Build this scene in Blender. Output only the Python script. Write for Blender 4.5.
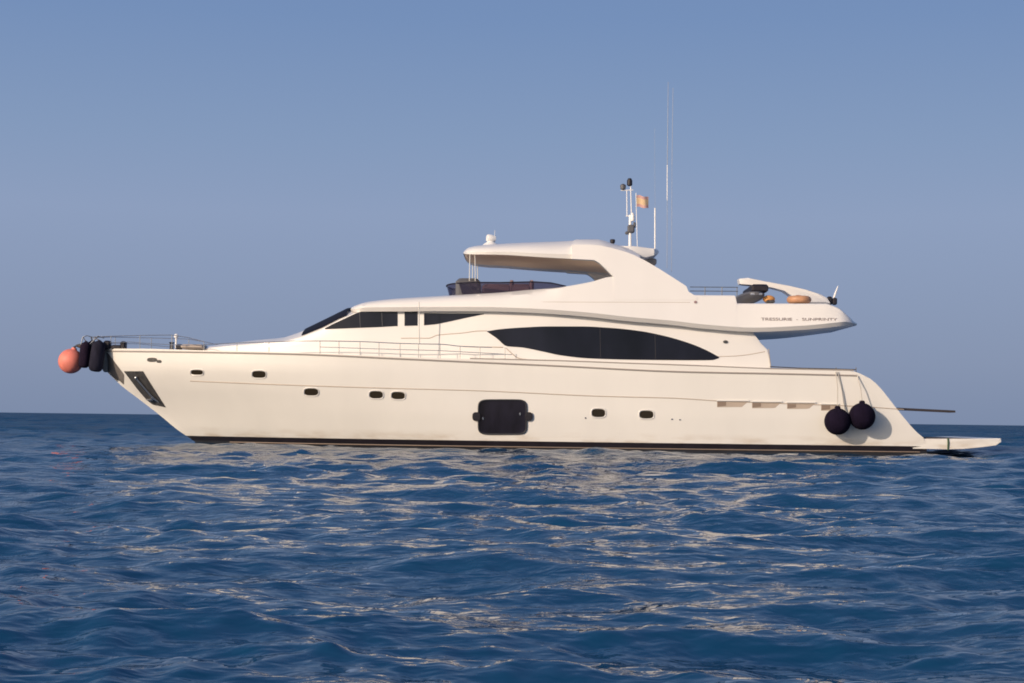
import bpy, math, random
import numpy as np
from mathutils import Vector, Matrix
random.seed(7)
for o in list(bpy.data.objects): bpy.data.objects.remove(o)
scene = bpy.context.scene
COL = scene.collection
R = math.radians

# ------------------------------------------------------------------ camera
F = 1667.0; CW, CH = 1024.0, 683.0
CAM_H = 0.90
PITCH = math.atan((418.8 - 341.5) / F); ROLL = R(0.735)
cam_d = bpy.data.cameras.new('camera'); cam = bpy.data.objects.new('camera', cam_d); COL.objects.link(cam)
cam_d.sensor_width = 36; cam_d.lens = F / CW * 36
cam_d.clip_start = 0.1; cam_d.clip_end = 30000
CAM_M = Matrix.Translation((0, 0, CAM_H)) @ Matrix.Rotation(R(90) + PITCH, 4, 'X') @ Matrix.Rotation(ROLL, 4, 'Z')
cam.matrix_world = CAM_M
scene.camera = cam
# ------------------------------------------------------------------ sky and sun
SUN_EL, SUN_AZ = R(20), R(225)          # azimuth clockwise from +Y: behind the camera, to its left
world = bpy.data.worlds.new('World'); scene.world = world; world.use_nodes = True
wn = world.node_tree.nodes; wl = world.node_tree.links
bg = wn['Background']
sky = wn.new('ShaderNodeTexSky'); sky.sky_type = 'NISHITA'; sky.sun_disc = False
sky.sun_elevation = SUN_EL; sky.sun_rotation = SUN_AZ
sky.air_density = 1.0; sky.dust_density = 2.5; sky.ozone_density = 2.0; sky.altitude = 0
# the clear but slightly hazy air opposite the low sun: colour by elevation, blended into the Nishita sky
SKY_S = 0.10
tcw = wn.new('ShaderNodeTexCoord'); sep = wn.new('ShaderNodeSeparateXYZ'); wl.new(tcw.outputs['Generated'], sep.inputs[0])
ramp = wn.new('ShaderNodeValToRGB'); wl.new(sep.outputs['Z'], ramp.inputs[0])
stops = [(0.0, (.216, .274, .412)), (0.035, (.242, .302, .448)), (0.12, (.270, .346, .522)), (0.165, (.232, .325, .512)), (0.235, (.178, .278, .492)), (0.45, (.10, .19, .42)), (0.9, (.05, .12, .30))]
while len(ramp.color_ramp.elements) < len(stops): ramp.color_ramp.elements.new(0.5)
for e_, (p_, c_) in zip(ramp.color_ramp.elements, stops): e_.position = p_; e_.color = (c_[0] / SKY_S / 10, c_[1] / SKY_S / 10, c_[2] / SKY_S / 10, 1)
sc_ = wn.new('ShaderNodeVectorMath'); sc_.operation = 'SCALE'; sc_.inputs['Scale'].default_value = 10.0; wl.new(ramp.outputs[0], sc_.inputs[0])
dotn = wn.new('ShaderNodeVectorMath'); dotn.operation = 'DOT_PRODUCT'; dotn.inputs[1].default_value = (math.sin(SUN_AZ), math.cos(SUN_AZ), 0)
wl.new(tcw.outputs['Generated'], dotn.inputs[0])
mr = wn.new('ShaderNodeMapRange'); mr.inputs[1].default_value = -0.15; mr.inputs[2].default_value = 0.75; mr.inputs[3].default_value = 0.95; mr.inputs[4].default_value = 0.10
wl.new(dotn.outputs['Value'], mr.inputs[0])
tint = wn.new('ShaderNodeMix'); tint.data_type = 'RGBA'
wl.new(mr.outputs[0], tint.inputs[0])
wl.new(sky.outputs[0], tint.inputs[6]); wl.new(sc_.outputs[0], tint.inputs[7]); wl.new(tint.outputs[2], bg.inputs[0])
bg.inputs[1].default_value = SKY_S
sd = bpy.data.lights.new('sun', 'SUN'); sd.energy = 3.65; sd.angle = R(0.6); sd.color = (1.0, 0.80, 0.62)
sun = bpy.data.objects.new('sun', sd); COL.objects.link(sun)
sdir = Vector((math.sin(SUN_AZ) * math.cos(SUN_EL), math.cos(SUN_AZ) * math.cos(SUN_EL), math.sin(SUN_EL)))
sun.rotation_euler = sdir.to_track_quat('Z', 'Y').to_euler(); sun.location = sdir * 60
vs = scene.view_settings
vs.view_transform = 'Standard'; vs.look = 'None'; vs.exposure = 0; vs.gamma = 1; vs.use_curve_mapping = False
scene.render.engine = 'CYCLES'
scene.cycles.filter_width = 1.8
scene.render.resolution_x = 1024; scene.render.resolution_y = 683

# ------------------------------------------------------------------ materials
MAT = {}
def mat(name, col, rough=0.5, metal=0.0, spec=0.5, coat=0.0, var=0.0, vscale=1.5, bump=0.0, bscale=20):
    m = bpy.data.materials.new(name); m.use_nodes = True
    n = m.node_tree.nodes; l = m.node_tree.links; p = n['Principled BSDF']
    p.inputs['Base Color'].default_value = (*col, 1); p.inputs['Roughness'].default_value = rough
    p.inputs['Metallic'].default_value = metal; p.inputs['Specular IOR Level'].default_value = spec
    p.inputs['Coat Weight'].default_value = coat; p.inputs['Coat Roughness'].default_value = 0.08
    tc = n.new('ShaderNodeTexCoord')
    if var:
        mp = n.new('ShaderNodeMapping'); mp.inputs['Scale'].default_value = (1, 1, 0.35)
        t = n.new('ShaderNodeTexNoise'); t.inputs['Scale'].default_value = vscale; t.inputs['Detail'].default_value = 6
        r = n.new('ShaderNodeMapRange'); r.inputs[1].default_value = 0.3; r.inputs[2].default_value = 0.7
        r.inputs[3].default_value = 1 - var; r.inputs[4].default_value = 1 + var * 0.5
        mx = n.new('ShaderNodeMix'); mx.data_type = 'RGBA'; mx.blend_type = 'MULTIPLY'; mx.inputs[0].default_value = 1
        mx.inputs[6].default_value = (*col, 1)
        l.new(tc.outputs['Object'], mp.inputs[0]); l.new(mp.outputs[0], t.inputs[0]); l.new(t.outputs[0], r.inputs[0])
        l.new(r.outputs[0], mx.inputs[7]); l.new(mx.outputs[2], p.inputs['Base Color'])
    if bump:
        t2 = n.new('ShaderNodeTexNoise'); t2.inputs['Scale'].default_value = bscale; t2.inputs['Detail'].default_value = 4
        b = n.new('ShaderNodeBump'); b.inputs['Strength'].default_value = bump; b.inputs['Distance'].default_value = 0.02
        l.new(tc.outputs['Object'], t2.inputs[0]); l.new(t2.outputs[0], b.inputs['Height']); l.new(b.outputs[0], p.inputs['Normal'])
    MAT[name] = m; return m
mat('gelcoat', (0.765, 0.745, 0.715), 0.32, coat=0.25, var=0.03, vscale=0.8)
mat('hull_gelcoat', (0.775, 0.757, 0.712), 0.30, coat=0.3, var=0.045, vscale=0.7)
mat('tan_bounce', (0.86, 0.68, 0.52), 0.7)  # warm bounced light put into the base colour
mat('seam', (0.32, 0.29, 0.27), 0.5)
mat('rub_strip', (0.36, 0.32, 0.29), 0.4)
mat('vent_beige', (0.46, 0.38, 0.31), 0.6, var=0.1)
mat('vent_brown', (0.24, 0.18, 0.14), 0.7)
mat('boot_black', (0.018, 0.014, 0.018), 0.35, var=0.3, vscale=3)
mat('antifoul', (0.02, 0.022, 0.03), 0.6, var=0.3, vscale=3)
mat('glass_dark', (0.011, 0.012, 0.022), 0.10, spec=0.28, var=0.5, vscale=0.9)
mat('screen_cover', (0.012, 0.012, 0.018), 0.6, spec=0.1)
mat('glass_brown', (0.03, 0.024, 0.016), 0.10, spec=0.3)
mat('matte_navy', (0.014, 0.013, 0.024), 0.5, spec=0.2, var=0.6, vscale=2.5)
mat('steel', (0.55, 0.55, 0.56), 0.25, metal=0.9)
mat('steel_dull', (0.14, 0.135, 0.13), 0.4, metal=0.6, var=0.35, vscale=9)
mat('stem_shadow_tone', (0.20, 0.18, 0.165), 0.45, metal=0.2, var=0.35, vscale=5)  # dark tone standing in for the fenders' shadow on the bow
mat('black_rubber', (0.012, 0.010, 0.016), 0.55, bump=0.3, bscale=30)
mat('navy_cloth', (0.009, 0.006, 0.017), 0.95, spec=0.1, var=0.3, vscale=8, bump=0.6, bscale=14)
mat('plum_cloth', (0.016, 0.010, 0.022), 0.95, spec=0.1, var=0.3, vscale=8, bump=0.6, bscale=14)
mat('slate_cloth', (0.020, 0.020, 0.034), 0.95, spec=0.1, var=0.3, vscale=8, bump=0.6, bscale=14)
mat('buoy_red', (0.80, 0.23, 0.17), 0.55, var=0.25, vscale=3)
mat('rope', (0.50, 0.47, 0.42), 0.9)
mat('rope_dark', (0.08, 0.07, 0.07), 0.9)
mat('white_plastic', (0.78, 0.77, 0.75), 0.4)
mat('grey_plastic', (0.10, 0.10, 0.11), 0.5)
mat('aerial_grey', (0.30, 0.33, 0.38), 0.5)
mat('teak', (0.10, 0.08, 0.07), 0.8, var=0.2, vscale=6)
mat('gangway_wood', (0.03, 0.024, 0.028), 0.7, var=0.3, vscale=4)
mat('seat_leather', (0.30, 0.20, 0.20), 0.6, var=0.1)
mat('orange_pvc', (0.50, 0.26, 0.14), 0.5, var=0.15, vscale=5)
mat('amber_pvc', (0.58, 0.27, 0.08), 0.5)
mat('flag_red', (0.50, 0.30, 0.28), 0.8); mat('flag_yellow', (0.60, 0.43, 0.26), 0.8)
mat('letters', (0.22, 0.17, 0.17), 0.5)
mat('green_strap', (0.05, 0.09, 0.05), 0.8)
# brownish scum stain low on the topsides, thicker here and there
m = MAT['hull_gelcoat']; n = m.node_tree.nodes; l = m.node_tree.links; p = n['Principled BSDF']
src = p.inputs['Base Color'].links[0].from_socket
tc = n.new('ShaderNodeTexCoord'); sx = n.new('ShaderNodeSeparateXYZ'); l.new(tc.outputs['Object'], sx.inputs[0])
mp = n.new('ShaderNodeMapping'); mp.inputs['Scale'].default_value = (0.7, 0.7, 2.5); l.new(tc.outputs['Object'], mp.inputs[0])
t = n.new('ShaderNodeTexNoise'); t.inputs['Scale'].default_value = 1.6; t.inputs['Detail'].default_value = 7; l.new(mp.outputs[0], t.inputs[0])
r1 = n.new('ShaderNodeMapRange'); r1.inputs[1].default_value = 0.23; r1.inputs[2].default_value = 0.55; r1.inputs[3].default_value = 1.0; r1.inputs[4].default_value = 0.0; l.new(sx.outputs['Z'], r1.inputs[0])
r2 = n.new('ShaderNodeMapRange'); r2.inputs[1].default_value = 0.45; r2.inputs[2].default_value = 0.68; r2.inputs[3].default_value = 0.05; r2.inputs[4].default_value = 0.6; l.new(t.outputs[0], r2.inputs[0])
mu = n.new('ShaderNodeMath'); mu.operation = 'MULTIPLY'; l.new(r1.outputs[0], mu.inputs[0]); l.new(r2.outputs[0], mu.inputs[1])
mxs = n.new('ShaderNodeMix'); mxs.data_type = 'RGBA'; mxs.inputs[7].default_value = (0.42, 0.31, 0.19, 1)
l.new(mu.outputs[0], mxs.inputs[0]); l.new(src, mxs.inputs[6]); l.new(mxs.outputs[2], p.inputs['Base Color'])
# very slight unfairness of the plating
t2 = n.new('ShaderNodeTexNoise'); t2.inputs['Scale'].default_value = 1.1; bp = n.new('ShaderNodeBump'); bp.inputs['Distance'].default_value = 0.012; bp.inputs['Strength'].default_value = 0.5
l.new(tc.outputs['Object'], t2.inputs[0]); l.new(t2.outputs[0], bp.inputs['Height']); l.new(bp.outputs[0], p.inputs['Normal'])
# tinted acrylic
m = bpy.data.materials.new('tinted_acrylic'); m.use_nodes = True; MAT['tinted_acrylic'] = m
n = m.node_tree.nodes; l = m.node_tree.links; p = n['Principled BSDF']
p.inputs['Base Color'].default_value = (0.03, 0.03, 0.06, 1); p.inputs['Roughness'].default_value = 0.08
tr = n.new('ShaderNodeBsdfTransparent'); tr.inputs[0].default_value = (0.78, 0.72, 0.78, 1)
mx = n.new('ShaderNodeMixShader'); mx.inputs[0].default_value = 0.42
l.new(tr.outputs[0], mx.inputs[1]); l.new(p.outputs[0], mx.inputs[2]); l.new(mx.outputs[0], n['Material Output'].inputs[0])

# ------------------------------------------------------------------ mesh helpers
class MB:
    def __init__(s): s.v = []; s.f = []
    def grid(s, rows, closed_u=False, closed_v=False):
        b = len(s.v); nr = len(rows); nc = len(rows[0])
        for r in rows: s.v += [tuple(q) for q in r]
        for i in range(nr if closed_v else nr - 1):
            for j in range(nc if closed_u else nc - 1):
                i2 = (i + 1) % nr; j2 = (j + 1) % nc
                s.f.append((b + i * nc + j, b + i * nc + j2, b + i2 * nc + j2, b + i2 * nc + j))
        return b
    def poly(s, pts):
        b = len(s.v); s.v += [tuple(q) for q in pts]; s.f.append(tuple(range(b, b + len(pts))))
    def box(s, c, d, bev=0.0):
        x, y, z = c; a, b2, c2 = d[0] / 2, d[1] / 2, d[2] / 2
        e = min(bev, a * .9, b2 * .9, c2 * .9)
        if e <= 0: e = min(a, b2, c2) * 0.1
        rings = []
        for zz, ins in ((-c2, e), (-c2 + e, 0), (c2 - e, 0), (c2, e)):
            aa, bb = a - ins, b2 - ins
            rings.append([(x - aa, y - bb + e, z + zz), (x - aa + e, y - bb, z + zz), (x + aa - e, y - bb, z + zz), (x + aa, y - bb + e, z + zz),
                          (x + aa, y + bb - e, z + zz), (x + aa - e, y + bb, z + zz), (x - aa + e, y + bb, z + zz), (x - aa, y + bb - e, z + zz)])
        s.grid(rings, closed_u=True); s.poly(rings[0][::-1]); s.poly(rings[-1])
    def tube(s, path, r, n=8, caps=True):
        path = [Vector(q) for q in path]; rings = []
        rr = r if isinstance(r, (list, tuple)) else [r] * len(path)
        up = None
        for i, q in enumerate(path):
            t = (path[min(i + 1, len(path) - 1)] - path[max(i - 1, 0)]).normalized()
            if up is None: up = Vector((0, 0, 1)) if abs(t.z) < .9 else Vector((1, 0, 0))
            a = t.cross(up)
            if a.length < 1e-4: a = t.cross(Vector((0.3, 1, 0.2)))
            a.normalize(); b = a.cross(t).normalized(); up = b
            rings.append([q + (a * math.cos(2 * math.pi * k / n) + b * math.sin(2 * math.pi * k / n)) * rr[i] for k in range(n)])
        s.grid(rings, closed_u=True)
        if caps: s.poly(rings[0][::-1]); s.poly(rings[-1])
    def lathe(s, prof, c=(0, 0, 0), n=24, axis=None):
        c = Vector(c); M = Matrix.Identity(3)
        if axis is not None: M = Vector(axis).normalized().to_track_quat('Z', 'Y').to_matrix()
        rows = [[c + M @ Vector((r * math.cos(2 * math.pi * k / n), r * math.sin(2 * math.pi * k / n), z)) for k in range(n)] for r, z in prof]
        s.grid(rows, closed_u=True)
        if prof[0][0] > 1e-4: s.poly(rows[0][::-1])
        if prof[-1][0] > 1e-4: s.poly(rows[-1])
    def ball(s, c, r, n=24, sc=(1, 1, 1)):
        rows = []
        for i in range(n // 2 + 1):
            a = -math.pi / 2 + math.pi * i / (n // 2)
            rr = max(math.cos(a), 1e-4)
            rows.append([(c[0] + r * sc[0] * rr * math.cos(2 * math.pi * k / n), c[1] + r * sc[1] * rr * math.sin(2 * math.pi * k / n), c[2] + r * sc[2] * math.sin(a)) for k in range(n)])
        s.grid(rows, closed_u=True)
    def build(s, name, material, parent=None, smooth=True, angle=35):
        me = bpy.data.meshes.new(name); me.from_pydata(s.v, [], s.f); me.validate(); me.update()
        import bmesh
        bm = bmesh.new(); bm.from_mesh(me); bmesh.ops.remove_doubles(bm, verts=bm.verts, dist=1e-4)
        bmesh.ops.recalc_face_normals(bm, faces=bm.faces); bm.to_mesh(me); bm.free()
        if smooth:
            me.polygons.foreach_set('use_smooth', [True] * len(me.polygons))
            me.set_sharp_from_angle(angle=R(angle))
        me.materials.append(MAT[material])
        o = bpy.data.objects.new(name, me); COL.objects.link(o)
        if parent is not None: o.parent = parent
        return o
def tag(o, label=None, cat=None, group=None, kind=None):
    if label: o['label'] = label
    if cat: o['category'] = cat
    if group: o['group'] = group
    if kind: o['kind'] = kind
    return o
def empty(name, loc=(0, 0, 0)):
    o = bpy.data.objects.new(name, None); COL.objects.link(o); o.location = loc; o.empty_display_size = 0.3; return o
def interp(x, tab):
    return float(np.interp(x, [q[0] for q in tab], [q[1] for q in tab]))
def smooth_tab(tab, x):
    """monotone-ish cubic (Catmull-Rom) through a table"""
    xs = [q[0] for q in tab]
    if x <= xs[0]: return tab[0][1]
    if x >= xs[-1]: return tab[-1][1]
    i = max(k for k in range(len(xs)) if xs[k] <= x); i = min(i, len(xs) - 2)
    def sl(k):
        if k <= 0: return (tab[1][1] - tab[0][1]) / (tab[1][0] - tab[0][0])
        if k >= len(tab) - 1: return (tab[-1][1] - tab[-2][1]) / (tab[-1][0] - tab[-2][0])
        a = (tab[k][1] - tab[k - 1][1]) / (tab[k][0] - tab[k - 1][0]); b = (tab[k + 1][1] - tab[k][1]) / (tab[k + 1][0] - tab[k][0])
        return 0 if a * b <= 0 else 2 * a * b / (a + b)
    h = xs[i + 1] - xs[i]; t = (x - xs[i]) / h
    return ((2 * t**3 - 3 * t**2 + 1) * tab[i][1] + (t**3 - 2 * t**2 + t) * h * sl(i) + (-2 * t**3 + 3 * t**2) * tab[i + 1][1] + (t**3 - t**2) * h * sl(i + 1))

# ------------------------------------------------------------------ sea
def build_sea():
    rng = np.random.default_rng(11)
    ys = [1.6]; 
    while ys[-1] < 9000: ys.append(ys[-1] + max(0.022, 0.0062 * ys[-1]))
    back = [1.6]
    st = 0.05
    while back[-1] > -5000: back.append(back[-1] - st); st *= 1.12
    Y = np.array(back[:0:-1] + ys)
    hw = np.where(Y > 0, 0.52 * np.maximum(Y, 0) + 6.5, 6.5)
    NC = 860
    u = np.linspace(-1, 1, NC)
    ext = [1.0]; st = 0.004
    while len(ext) < 40: ext.append(ext[-1] + st); st *= 1.25
    e = (np.array(ext[1:]) - 1) / (ext[-1] - 1)
    X = u[None, :] * hw[:, None]
    far = 8000.0
    right = hw[:, None] + e[None, :] ** 1.0 * (far - hw[:, None]).clip(50)
    X = np.concatenate([-right[:, ::-1], X, right], axis=1)
    YY = np.repeat(Y[:, None], X.shape[1], axis=1)
    dx = np.gradient(X, axis=1); dy = np.gradient(YY, axis=0)
    sp = np.maximum(np.abs(dx), np.abs(dy) * 0.7)
    Z = np.zeros_like(X); DX = np.zeros_like(X); DY = np.zeros_like(X)
    N = 230
    lam = np.exp(rng.uniform(np.log(0.13), np.log(10.0), N)); lam.sort()
    main = R(250)                        # travel direction of the wind waves
    ang = main + rng.normal(0, 1, N) * np.interp(np.log(lam), [np.log(.22), np.log(7)], [1.0, 0.42])
    ph = rng.uniform(0, 2 * np.pi, N)
    # patchiness: gusts change the short waves' height from place to place
    patch = 1 + 0.35 * np.sin(X * 0.55 + 1.3 * np.sin(YY * 0.21) + 0.7) * np.sin(YY * 0.43 + 0.9 * np.sin(X * 0.37))
    boost = np.interp(YY, [-60, -20, 22, 42, 60, 120], [1.6, 1.0, 1.0, 1.45, 1.5, 2.3])   # breezier away from the shelter of the near water
    for L, a, f in zip(lam, ang, ph):
        k = 2 * np.pi / L
        slope = 0.0150 * np.interp(L, [0.13, 0.3, 0.6, 1.2, 2.0, 3.5, 6.0, 10.0], [1.1, 1.5, 1.55, 1.3, 0.95, 0.6, 0.5, 0.4])
        A = slope / k
        w = np.clip((L / sp - 2.2) / 2.5, 0, 1)
        if L < 1.5: w = w * patch
        if L > 0.4: w = w * boost
        cx, cy = math.cos(a), math.sin(a)
        th = k * (cx * X + cy * YY) + f
        s, c = np.sin(th), np.cos(th)
        Z += A * w * c
        DX -= A * w * s * cx * 0.9; DY -= A * w * s * cy * 0.9
    X2 = X + DX; Y2 = YY + DY
    nr, nc = X.shape
    co = np.stack([X2, Y2, Z - 0.045], axis=-1).reshape(-1, 3).astype(np.float32)
    idx = np.arange(nr * nc).reshape(nr, nc)
    fa = np.stack([idx[:-1, :-1], idx[:-1, 1:], idx[1:, 1:], idx[1:, :-1]], axis=-1).reshape(-1, 4).astype(np.int32)
    me = bpy.data.meshes.new('water')
    me.vertices.add(len(co)); me.vertices.foreach_set('co', co.ravel())
    me.loops.add(fa.size); me.loops.foreach_set('vertex_index', fa.ravel())
    me.polygons.add(len(fa)); me.polygons.foreach_set('loop_start', np.arange(0, fa.size, 4, dtype=np.int32))
    me.polygons.foreach_set('use_smooth', np.ones(len(fa), dtype=bool))
    me.update(calc_edges=True)
    o = bpy.data.objects.new('water', me); COL.objects.link(o); o['kind'] = 'structure'
    m = bpy.data.materials.new('sea_water'); m.use_nodes = True
    n = m.node_tree.nodes; l = m.node_tree.links; n.remove(n['Principled BSDF'])
    dif = n.new('ShaderNodeBsdfDiffuse'); dif.inputs[0].default_value = (0.006, 0.051, 0.120, 1)
    glo = n.new('ShaderNodeBsdfGlossy'); glo.inputs['Roughness'].default_value = 0.07
    fre = n.new('ShaderNodeFresnel'); fre.inputs[0].default_value = 1.333
    tc = n.new('ShaderNodeTexCoord')
    hs = []
    for sc, det, amp, st in ((1.6, 3, 0.055, (1, 1.4, 1)), (6.0, 2, 0.012, (1, 1.2, 1))):
        mp = n.new('ShaderNodeMapping'); mp.inputs['Scale'].default_value = st; mp.inputs['Rotation'].default_value = (0, 0, R(-14))
        t = n.new('ShaderNodeTexNoise'); t.inputs['Scale'].default_value = sc; t.inputs['Detail'].default_value = det; t.inputs['Distortion'].default_value = 0.4
        ml = n.new('ShaderNodeMath'); ml.operation = 'MULTIPLY'; ml.inputs[1].default_value = amp
        l.new(tc.outputs['Object'], mp.inputs[0]); l.new(mp.outputs[0], t.inputs[0]); l.new(t.outputs[0], ml.inputs[0]); hs.append(ml)
    ad = n.new('ShaderNodeMath'); ad.operation = 'ADD'; l.new(hs[0].outputs[0], ad.inputs[0]); l.new(hs[1].outputs[0], ad.inputs[1])
    # wave detail past the resolved swell: the mesh is coarse there, the bump carries it on
    geo = n.new('ShaderNodeNewGeometry'); sp_ = n.new('ShaderNodeSeparateXYZ'); l.new(geo.outputs['Position'], sp_.inputs[0])
    fr_ = n.new('ShaderNodeMapRange'); fr_.inputs[1].default_value = 30; fr_.inputs[2].default_value = 220; fr_.inputs[3].default_value = 0.0; fr_.inputs[4].default_value = 0.85; l.new(sp_.outputs['Y'], fr_.inputs[0])
    mp = n.new('ShaderNodeMapping'); mp.inputs['Scale'].default_value = (0.8, 1.5, 1)
    t = n.new('ShaderNodeTexNoise'); t.inputs['Scale'].default_value = 0.45; t.inputs['Detail'].default_value = 4
    l.new(tc.outputs['Object'], mp.inputs[0]); l.new(mp.outputs[0], t.inputs[0])
    m3 = n.new('ShaderNodeMath'); m3.operation = 'MULTIPLY'; l.new(t.outputs[0], m3.inputs[0]); l.new(fr_.outputs[0], m3.inputs[1])
    mp5 = n.new('ShaderNodeMapping'); mp5.inputs['Scale'].default_value = (0.6, 1.6, 1)
    t5 = n.new('ShaderNodeTexNoise'); t5.inputs['Scale'].default_value = 0.09; t5.inputs['Detail'].default_value = 3
    l.new(tc.outputs['Object'], mp5.inputs[0]); l.new(mp5.outputs[0], t5.inputs[0])
    m5 = n.new('ShaderNodeMath'); m5.operation = 'MULTIPLY_ADD'; m5.inputs[1].default_value = 3.0; l.new(t5.outputs[0], m5.inputs[0]); l.new(t.outputs[0], m5.inputs[2]); l.new(m5.outputs[0], m3.inputs[0])
    ad2 = n.new('ShaderNodeMath'); ad2.operation = 'ADD'; l.new(ad.outputs[0], ad2.inputs[0]); l.new(m3.outputs[0], ad2.inputs[1]); ad = ad2
    b = n.new('ShaderNodeBump'); b.inputs['Strength'].default_value = 1.0; b.inputs['Distance'].default_value = 1.0
    l.new(ad.outputs[0], b.inputs['Height'])
    for q in (glo, fre): l.new(b.outputs[0], q.inputs['Normal'])
    # unresolved capillary chop keeps a far sea from mirroring fully at grazing angles
    cap = n.new('ShaderNodeMapRange'); cap.inputs[1].default_value = 10; cap.inputs[2].default_value = 95; cap.inputs[3].default_value = 0.95; cap.inputs[4].default_value = 0.27
    l.new(sp_.outputs['Y'], cap.inputs[0])
    rg = n.new('ShaderNodeMapRange'); rg.inputs[1].default_value = 15; rg.inputs[2].default_value = 150; rg.inputs[3].default_value = 0.03; rg.inputs[4].default_value = 0.20
    l.new(sp_.outputs['Y'], rg.inputs[0]); l.new(rg.outputs[0], glo.inputs['Roughness'])
    mn = n.new('ShaderNodeMath'); mn.operation = 'MINIMUM'; l.new(fre.outputs[0], mn.inputs[0])
    # cat's paws: wind patches that change how much the surface mirrors
    mp4 = n.new('ShaderNodeMapping'); mp4.inputs['Scale'].default_value = (0.5, 1.0, 1)
    t4 = n.new('ShaderNodeTexNoise'); t4.inputs['Scale'].default_value = 0.035; t4.inputs['Detail'].default_value = 7; t4.inputs['Roughness'].default_value = 0.7
    r4 = n.new('ShaderNodeMapRange'); r4.inputs[1].default_value = 0.35; r4.inputs[2].default_value = 0.65; r4.inputs[3].default_value = 0.4; r4.inputs[4].default_value = 1.35
    m4 = n.new('ShaderNodeMath'); m4.operation = 'MULTIPLY'
    l.new(tc.outputs['Object'], mp4.inputs[0]); l.new(mp4.outputs[0], t4.inputs[0]); l.new(t4.outputs[0], r4.inputs[0])
    l.new(cap.outputs[0], m4.inputs[0]); l.new(r4.outputs[0], m4.inputs[1]); l.new(m4.outputs[0], mn.inputs[1])
    ms = n.new('ShaderNodeMixShader'); l.new(mn.outputs[0], ms.inputs[0]); l.new(dif.outputs[0], ms.inputs[1]); l.new(glo.outputs[0], ms.inputs[2])
    l.new(ms.outputs[0], n['Material Output'].inputs[0])
    me.materials.append(m)
build_sea()

# ------------------------------------------------------------------ yacht: measured from the photograph, laid out in metres
YC = 52.0                                # centreline of the yacht, camera to boat
yacht = tag(empty('motor_yacht', (0, YC, 0)), 'long cream white motor yacht at anchor with dark oval side window and hardtop flybridge', 'yacht')
CR = CAM_M.to_3x3()
def W(px, py, b=0.0):
    """photo position -> boat x, z on the plane b metres to port of the centreline"""
    d = CR @ Vector(((px - CW / 2) / F, (CH / 2 - py) / F, -1.0))
    t = (YC - b) / d.y
    return d.x * t, CAM_H + d.z * t
def on(px, py, surf, off=0.0):
    b = 2.5
    for _ in range(7):
        x, z = W(px, py, b); b = surf(x, z)
    b += off; x, z = W(px, py, b)
    return (x, -b, z)
def zy(tab, b):                          # table of photo points -> table x,z
    return [W(px, py, b(px) if callable(b) else b) for px, py in tab]

# --- hull
stem = sorted([(z, x) for x, z in [W(*q, 0.0) for q in [(97, 349), (103, 366), (121, 385), (140, 399.5), (160, 415), (178, 430), (194, 441)]]] + [(-0.8, W(215, 440)[0] + 0.6)])
trans = sorted([(z, x) for x, z in [W(*q, 2.9) for q in [(860, 374), (866, 376.5), (877, 385), (890, 400.5), (905, 419), (917, 432), (925, 439), (928, 449)]]] + [(-0.8, W(928, 449, 2.9)[0])])
def xs_(z): return smooth_tab(stem, z)
def xt_(z): return smooth_tab(trans, z)
def hullB(x, z):
    Bm = interp(z, [(-0.8, 1.5), (-0.15, 2.80), (0.2, 2.91), (1.0, 3.01), (2.3, 3.08)])
    L = interp(z, [(0, 12.0), (2.3, 11.0)]); pw = interp(z, [(0, 2.25), (2.3, 2.6)])
    u = (x - xs_(z)) / L; u = min(max(u, 0), 1)
    g = 1 - (1 - u) ** pw
    if x > 5: Bm *= 1 - 0.05 * ((x - 5) / 7.5) ** 2
    return max(0.03, Bm * g)
sheer_px = [(97, 348.5), (150, 348.8), (200, 350.2), (250, 351.2), (300, 352.8), (350, 354.8), (400, 357), (450, 358.6), (500, 359.8), (560, 361.3), (620, 363.5), (700, 366.3), (770, 369.2), (830, 370.5), (854, 371), (858, 373.5), (860, 374)]
sheer = sorted((on(px, py, hullB)[0], on(px, py, hullB)[2]) for px, py in sheer_px)
def zsh(x): return interp(x, sheer)
Z0 = 0.245
NS, NT = 90, 16
def hull_rows(za, zb, nt):
    rows = []
    for i in range(NS + 1):
        s = (i / NS); s = s * s * (3 - 2 * s) * 0.35 + s * 0.65
        row = []
        for j in range(nt + 1):
            t = j / nt
            zbow = za + (zb(xs_(2.3)) - za) * t if callable(zb) else za + (zb - za) * t
            ztr = za + (zb(xt_(2.3)) - za) * t if callable(zb) else za + (zb - za) * t
            x = xs_(zbow) * (1 - s) + xt_(ztr) * s
            z = za + ((zb(x) if callable(zb) else zb) - za) * t
            row.append((x, -(hullB(x, z) if i > 0 else 0.02), z))
        rows.append(row)
    return rows
def mirror(rows): return [[(x, -y, z) for x, y, z in r] for r in rows]
def add_hull(mb, rows):
    mb.grid(rows); mb.grid(mirror(rows))
    for r in (rows[0], rows[-1]): mb.grid([r, [(x, -y, z) for x, y, z in r]])
mb = MB(); rows = hull_rows(Z0, zsh, NT); add_hull(mb, rows)
mb.build('hull', 'hull_gelcoat', yacht)
mb = MB(); mb.grid([[(r[-1][0], -abs(r[-1][1]) + 0.03, r[-1][2] - 0.04), (r[-1][0], 0, r[-1][2] - 0.02), (r[-1][0], abs(r[-1][1]) - 0.03, r[-1][2] - 0.04)] for r in rows])
mb.build('deck', 'gelcoat', yacht)
mb = MB(); rows2 = hull_rows(-0.8, Z0 - 0.001, 6); add_hull(mb, rows2)
hb = mb.build('hull_bottom', 'antifoul', yacht)
mb = MB()
bs = []
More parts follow.
